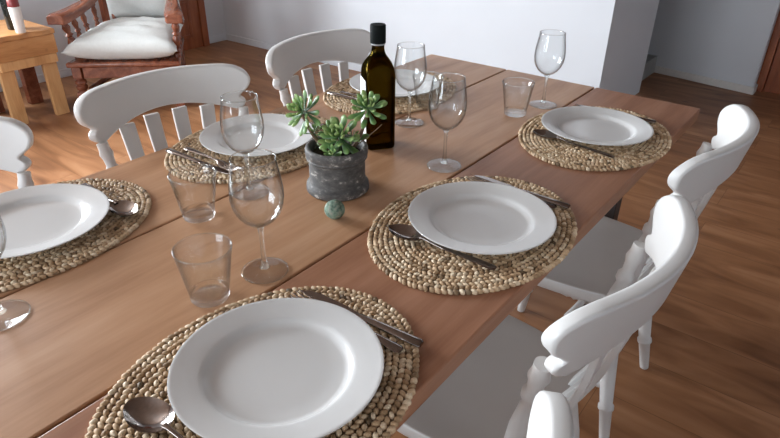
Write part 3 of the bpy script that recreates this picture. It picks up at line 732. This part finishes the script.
stem((-.01, 0, .076), (-.035, -.028, .10), rel((-.508, -1.056, .162)), .0045, .003)
stem((.004, -.004, .076), (.006, 0, .10), rel((-.453, -1.015, .112)), .005, .004)
stem((.012, .010, .076), (.042, .03, .10), rel((-.417, -.971, .166)), .0045, .003)
stem((.016, .004, .078), (.06, .05, .125), rel((-.392, -.955, .140)), .0014, .0006)
bm = bmesh.new(); bmesh.ops.create_icosphere(bm, subdivisions=4, radius=.0195); rr = random.Random(9)
for v in bm.verts:
    v.co *= 1+.02*math.sin(v.co.x*420)*math.sin(v.co.y*390+1)*math.sin(v.co.z*400); v.co.z *= .95
o = link('decorative_ball', bm, M_BALL, loc=(-.382, -1.110, TZ+.0184)); tag(o, 'small round mottled green ball on the table in front of the dark pot', 'ornament')

# ================================================================== ARMCHAIRS (face +X, origin on floor)
def cushion_mesh(w_, d_, h_, seed, ear=.05, nx=26, ny=26, crown=1.0):
    """lies flat: x depth, y width, z thickness"""
    bm = bmesh.new(); rnd = random.Random(seed); sheets = []
    wr = [(rnd.uniform(4, 11), rnd.uniform(-6, 6), rnd.uniform(0, 6), rnd.uniform(.001, .0035)) for _ in range(7)]
    for s in (1, -1):
        g = []
        for i in range(nx+1):
            u = -1+2*i/nx; row = []
            for j in range(ny+1):
                v = -1+2*j/ny
                X = d_/2*u*(1-ear*(1-v**4)*1.0); Y = w_/2*v*(1-ear*(1-u**4))
                e = (max(0, 1-abs(u)**3.2)*max(0, 1-abs(v)**3.2))**.4
                z = s*h_/2*e*crown
                if e > .02: z += sum(a*math.sin(kx*u*2+ky*v*2+p) for kx, ky, p, a in wr)*e*(1 if s > 0 else .3)
                if s < 0 and (i in (0, nx) or j in (0, ny)): row.append(sheets[0][i][j])
                else: row.append(bm.verts.new((X, Y, z)))
            g.append(row)
        sheets.append(g)
    for s, g in enumerate(sheets):
        for i in range(nx):
            for j in range(ny):
                q = (g[i][j], g[i+1][j], g[i+1][j+1], g[i][j+1]); bm.faces.new(q if s == 0 else q[::-1])
    return bm
def cush_taper(bm, k):
    for v in bm.verts: v.co.y *= 1-k+k*(v.co.x/.32)
    return bm
def make_armchair(label, loc, rotz):
    t = thing('armchair', label, 'armchair', loc, rotz, 'dark wooden armchairs with pale cushions'); HW = .335; FX = .30
    def tap(x): return 1-.30*min(1.15, max(0, (FX-x)/.6))
    def part(name, bm, m=M_MAHOG, **kw):
        for v in bm.verts: v.co.y *= tap(v.co.x)
        return link(name, bm, m, t, **kw)
    for s in (-1, 1):   # front legs: block, turning, block
        bm = bmesh.new(); q = .027; x, y = FX-.03, s*(HW-.04)
        box(bm, x-q, x+q, y-q, y+q, 0, .11); box(bm, x-q, x+q, y-q, y+q, .195, .262)
        turned(bm, (x, y, .109), (x, y, .196), [(0, .026), (.12, .020), (.2, .031), (.42, .033), (.5, .022), (.6, .033), (.8, .031), (.88, .020), (1, .026)], 20)
        part('leg', bm, bevel=.003)
        bm = bmesh.new(); x = -.30; q = .026; box(bm, x-q, x+q, y-q, y+q, 0, .262); part('leg', bm, bevel=.003)
    bm = bmesh.new(); box(bm, FX-.055, FX-.01, -HW+.075, HW-.075, .195, .26); part('apron', bm, bevel=.003)
    for s in (-1, 1):
        bm = bmesh.new(); y = s*(HW-.04); box(bm, -.275, FX-.065, y-.018, y+.018, .19, .258); part('side_rail', bm, bevel=.003)
    bm = bmesh.new(); box(bm, -.32, -.28, -HW+.07, HW-.07, .19, .258); part('back_rail', bm, bevel=.003)
    bm = bmesh.new(); box(bm, -.34, FX+.02, -HW-.005, HW+.005, .2625, .295); part('seat_board', bm, bevel=.012)
    for s in (-1, 1):
        # arm: broad board, rising to the back and rolling down at the front tip
        y = s*(HW-.025); bm = bmesh.new(); prev = None
        path = [(-.36, .655, .026, .018), (-.25, .625, .028, .019), (-.12, .590, .034, .020), (0, .565, .044, .021), (.12, .550, .054, .022), (.20, .542, .058, .024), (.275, .538, .056, .028), (.30, .534, .046, .026)]
        for x, z, w_, h_ in path:
            yy = y+s*(.03*max(0, x+.1)/.4)
            r_ = [bm.verts.new((x, yy+a*w_, z+b*h_)) for a, b in ((-1, -1), (-1, .6), (-.7, 1), (.7, 1), (1, .6), (1, -1))]
            if prev:
                for q in range(6): bm.faces.new((prev[q], prev[(q+1) % 6], r_[(q+1) % 6], r_[q]))
            else: bm.faces.new(r_)
            prev = r_
        bm.faces.new(prev); o = part('armrest', bm, bevel=.006)
        for k, (xb, xt) in enumerate(((.19, .23), (.09, .14), (-.01, .04), (-.12, -.09))):
            bm = bmesh.new(); zt = [.518, .527, .540, .563][k]; rs = 1.25 if k == 0 else 1.0
            turned(bm, (xb, s*(HW-.02), .293), (xt, y+s*(.03*max(0, xt+.1)/.4), zt), [(0, .019*rs), (.08, .019*rs), (.12, .013*rs), (.18, .021*rs), (.24, .012*rs), (.42, .023*rs), (.52, .016*rs), (.58, .011*rs), (.63, .020*rs), (.68, .011*rs), (.82, .019*rs), (.9, .013*rs), (.94, .02*rs), (1, .02*rs)], 16)
            part('spindle', bm)
        bm = bmesh.new(); a = Vector((-.29, s*(HW-.04), .293)); b = Vector((-.47, s*(HW-.04), 1.05))
        turned(bm, a, b, [(0, .024), (.1, .024), (.14, .017), (.2, .027), (.3, .02), (.36, .026), (.42, .026), (.5, .026), (.56, .018), (.7, .027), (.85, .018), (.93, .026), (.97, .02), (1, .012)], 20); part('back_post', bm)
        bm = bmesh.new(); turned(bm, (FX-.12, s*(HW-.04), .10), (-.29, s*(HW-.04), .10), [(0, .013), (.5, .02), (1, .013)], 12); part('stretcher', bm)
    for f in (.22, .55, .9):
        bm = bmesh.new(); x = -.29-.18*f; z = .293+.757*f; box(bm, x-.012, x+.012, -HW+.05, HW-.05, z-.035, z+.035); part('back_slat', bm, bevel=.004)
    c = link('seat_cushion', cush_taper(cushion_mesh(.68, .64, .17, 2), .13), M_FABRIC, t, loc=(.025, 0, .372), angle=80)
    c.rotation_euler = (0, math.radians(2), 0)
    c = link('back_cushion', cushion_mesh(.50, .66, .15, 5), M_FABRIC, t, loc=(-.275, 0, .72), angle=80)
    c.rotation_euler = (0, math.radians(-76.5+0), 0)
    return t
ac = make_armchair('dark stained wooden armchair with pale grey cushions standing against the left wall', (-3.425, .300, 0), math.radians(-47))
ac.scale = (1, 1, 1.03)
dup(ac, (-3.76, -1.02, 0), math.radians(16), 'second dark wooden armchair at the left edge of the photo, beside the pine side table')

# ================================================================== SIDE TABLE
st = thing('side_table', 'rustic pine side table with a thick apron beside the armchair', 'side table', (-3.65, -.362, 0), 0)
D, Wd = .22, .165
bm = bmesh.new(); n = 14; poly = []
for i in range(n+1): poly.append((D+.01+.006*math.sin(i*1.3), -Wd-.01+(2*Wd+.02)*i/n))
poly += [(-D-.01, Wd+.01), (-D-.01, -Wd-.01)]
prism(bm, poly, .490, .518); link('table_top', bm, M_PINE, st, smooth=False, bevel=.004)
bm = bmesh.new(); box(bm, D-.03, D, -Wd, Wd+.004, .380, .4895); box(bm, -D, -D+.03, -Wd, Wd, .380, .4895); box(bm, -D+.03, D-.03, Wd-.03, Wd, .380, .4895); box(bm, -D+.03, D-.03, -Wd, -Wd+.03, .380, .4895)
link('apron', bm, M_PINE, st, smooth=False, bevel=.004)
bm = bmesh.new(); box(bm, D-.04, D-.008, -Wd+.006, Wd-.004, .325, .3795)
link('lower_rail', bm, M_PINEV, st, smooth=False, bevel=.004)
bm = bmesh.new(); box(bm, -D+.008, -D+.04, -Wd+.006, Wd-.006, .325, .3795)
link('lower_rail', bm, M_PINEV, st, smooth=False, bevel=.004)
for sx in (-1, 1):
    for sy in (-1, 1):
        bm = bmesh.new(); x0, y0 = sx*(D-.045), sy*(Wd-.045); qx = .03; qy = .040
        vv = box(bm, x0-qx, x0+qx, y0-qy, y0+qy, 0, .3795)
        if sx > 0:
            for v in vv:
                if v.co.z < .3: v.co.y += .004*sy
                if v.co.x > x0: v.co.x = D-.042
        link('leg', bm, M_PINEV if sx > 0 else M_MAHOG, st, smooth=False, bevel=.004)  # rear legs take the dark stain to paint in their shade
# dark bottle and white bottle on the side table
bm = bmesh.new(); lathe(bm, [(0, 0), (.034, 0), (.037, .004), (.037, .17), (.034, .19), (.020, .215), (.0145, .23), (.0135, .29), (.0155, .292), (.0155, .31), (0, .31)], 40)
o = link('wine_bottle', bm, M_DKBOT, loc=(-3.57, -.338, .5185), angle=50); tag(o, 'dark green glass bottle on the side table, behind the white bottle', 'bottle')
wb = thing('lotion_bottle', 'white bottle with dark red top on the side table, before the dark bottle', 'bottle', (-3.452, -.358, .5185))
bm = bmesh.new(); lathe(bm, [(0, 0), (.023, 0), (.026, .004), (.029, .09), (.031, .135), (.029, .14), (0, .14)], 40); link('body', bm, M_LABEL, wb, angle=50)
bm = bmesh.new(); lathe(bm, [(0, .1405), (.029, .1405), (.0295, .144), (.0285, .175), (.025, .179), (0, .18)], 40); link('cap', bm, M_REDCAP, wb, angle=50)
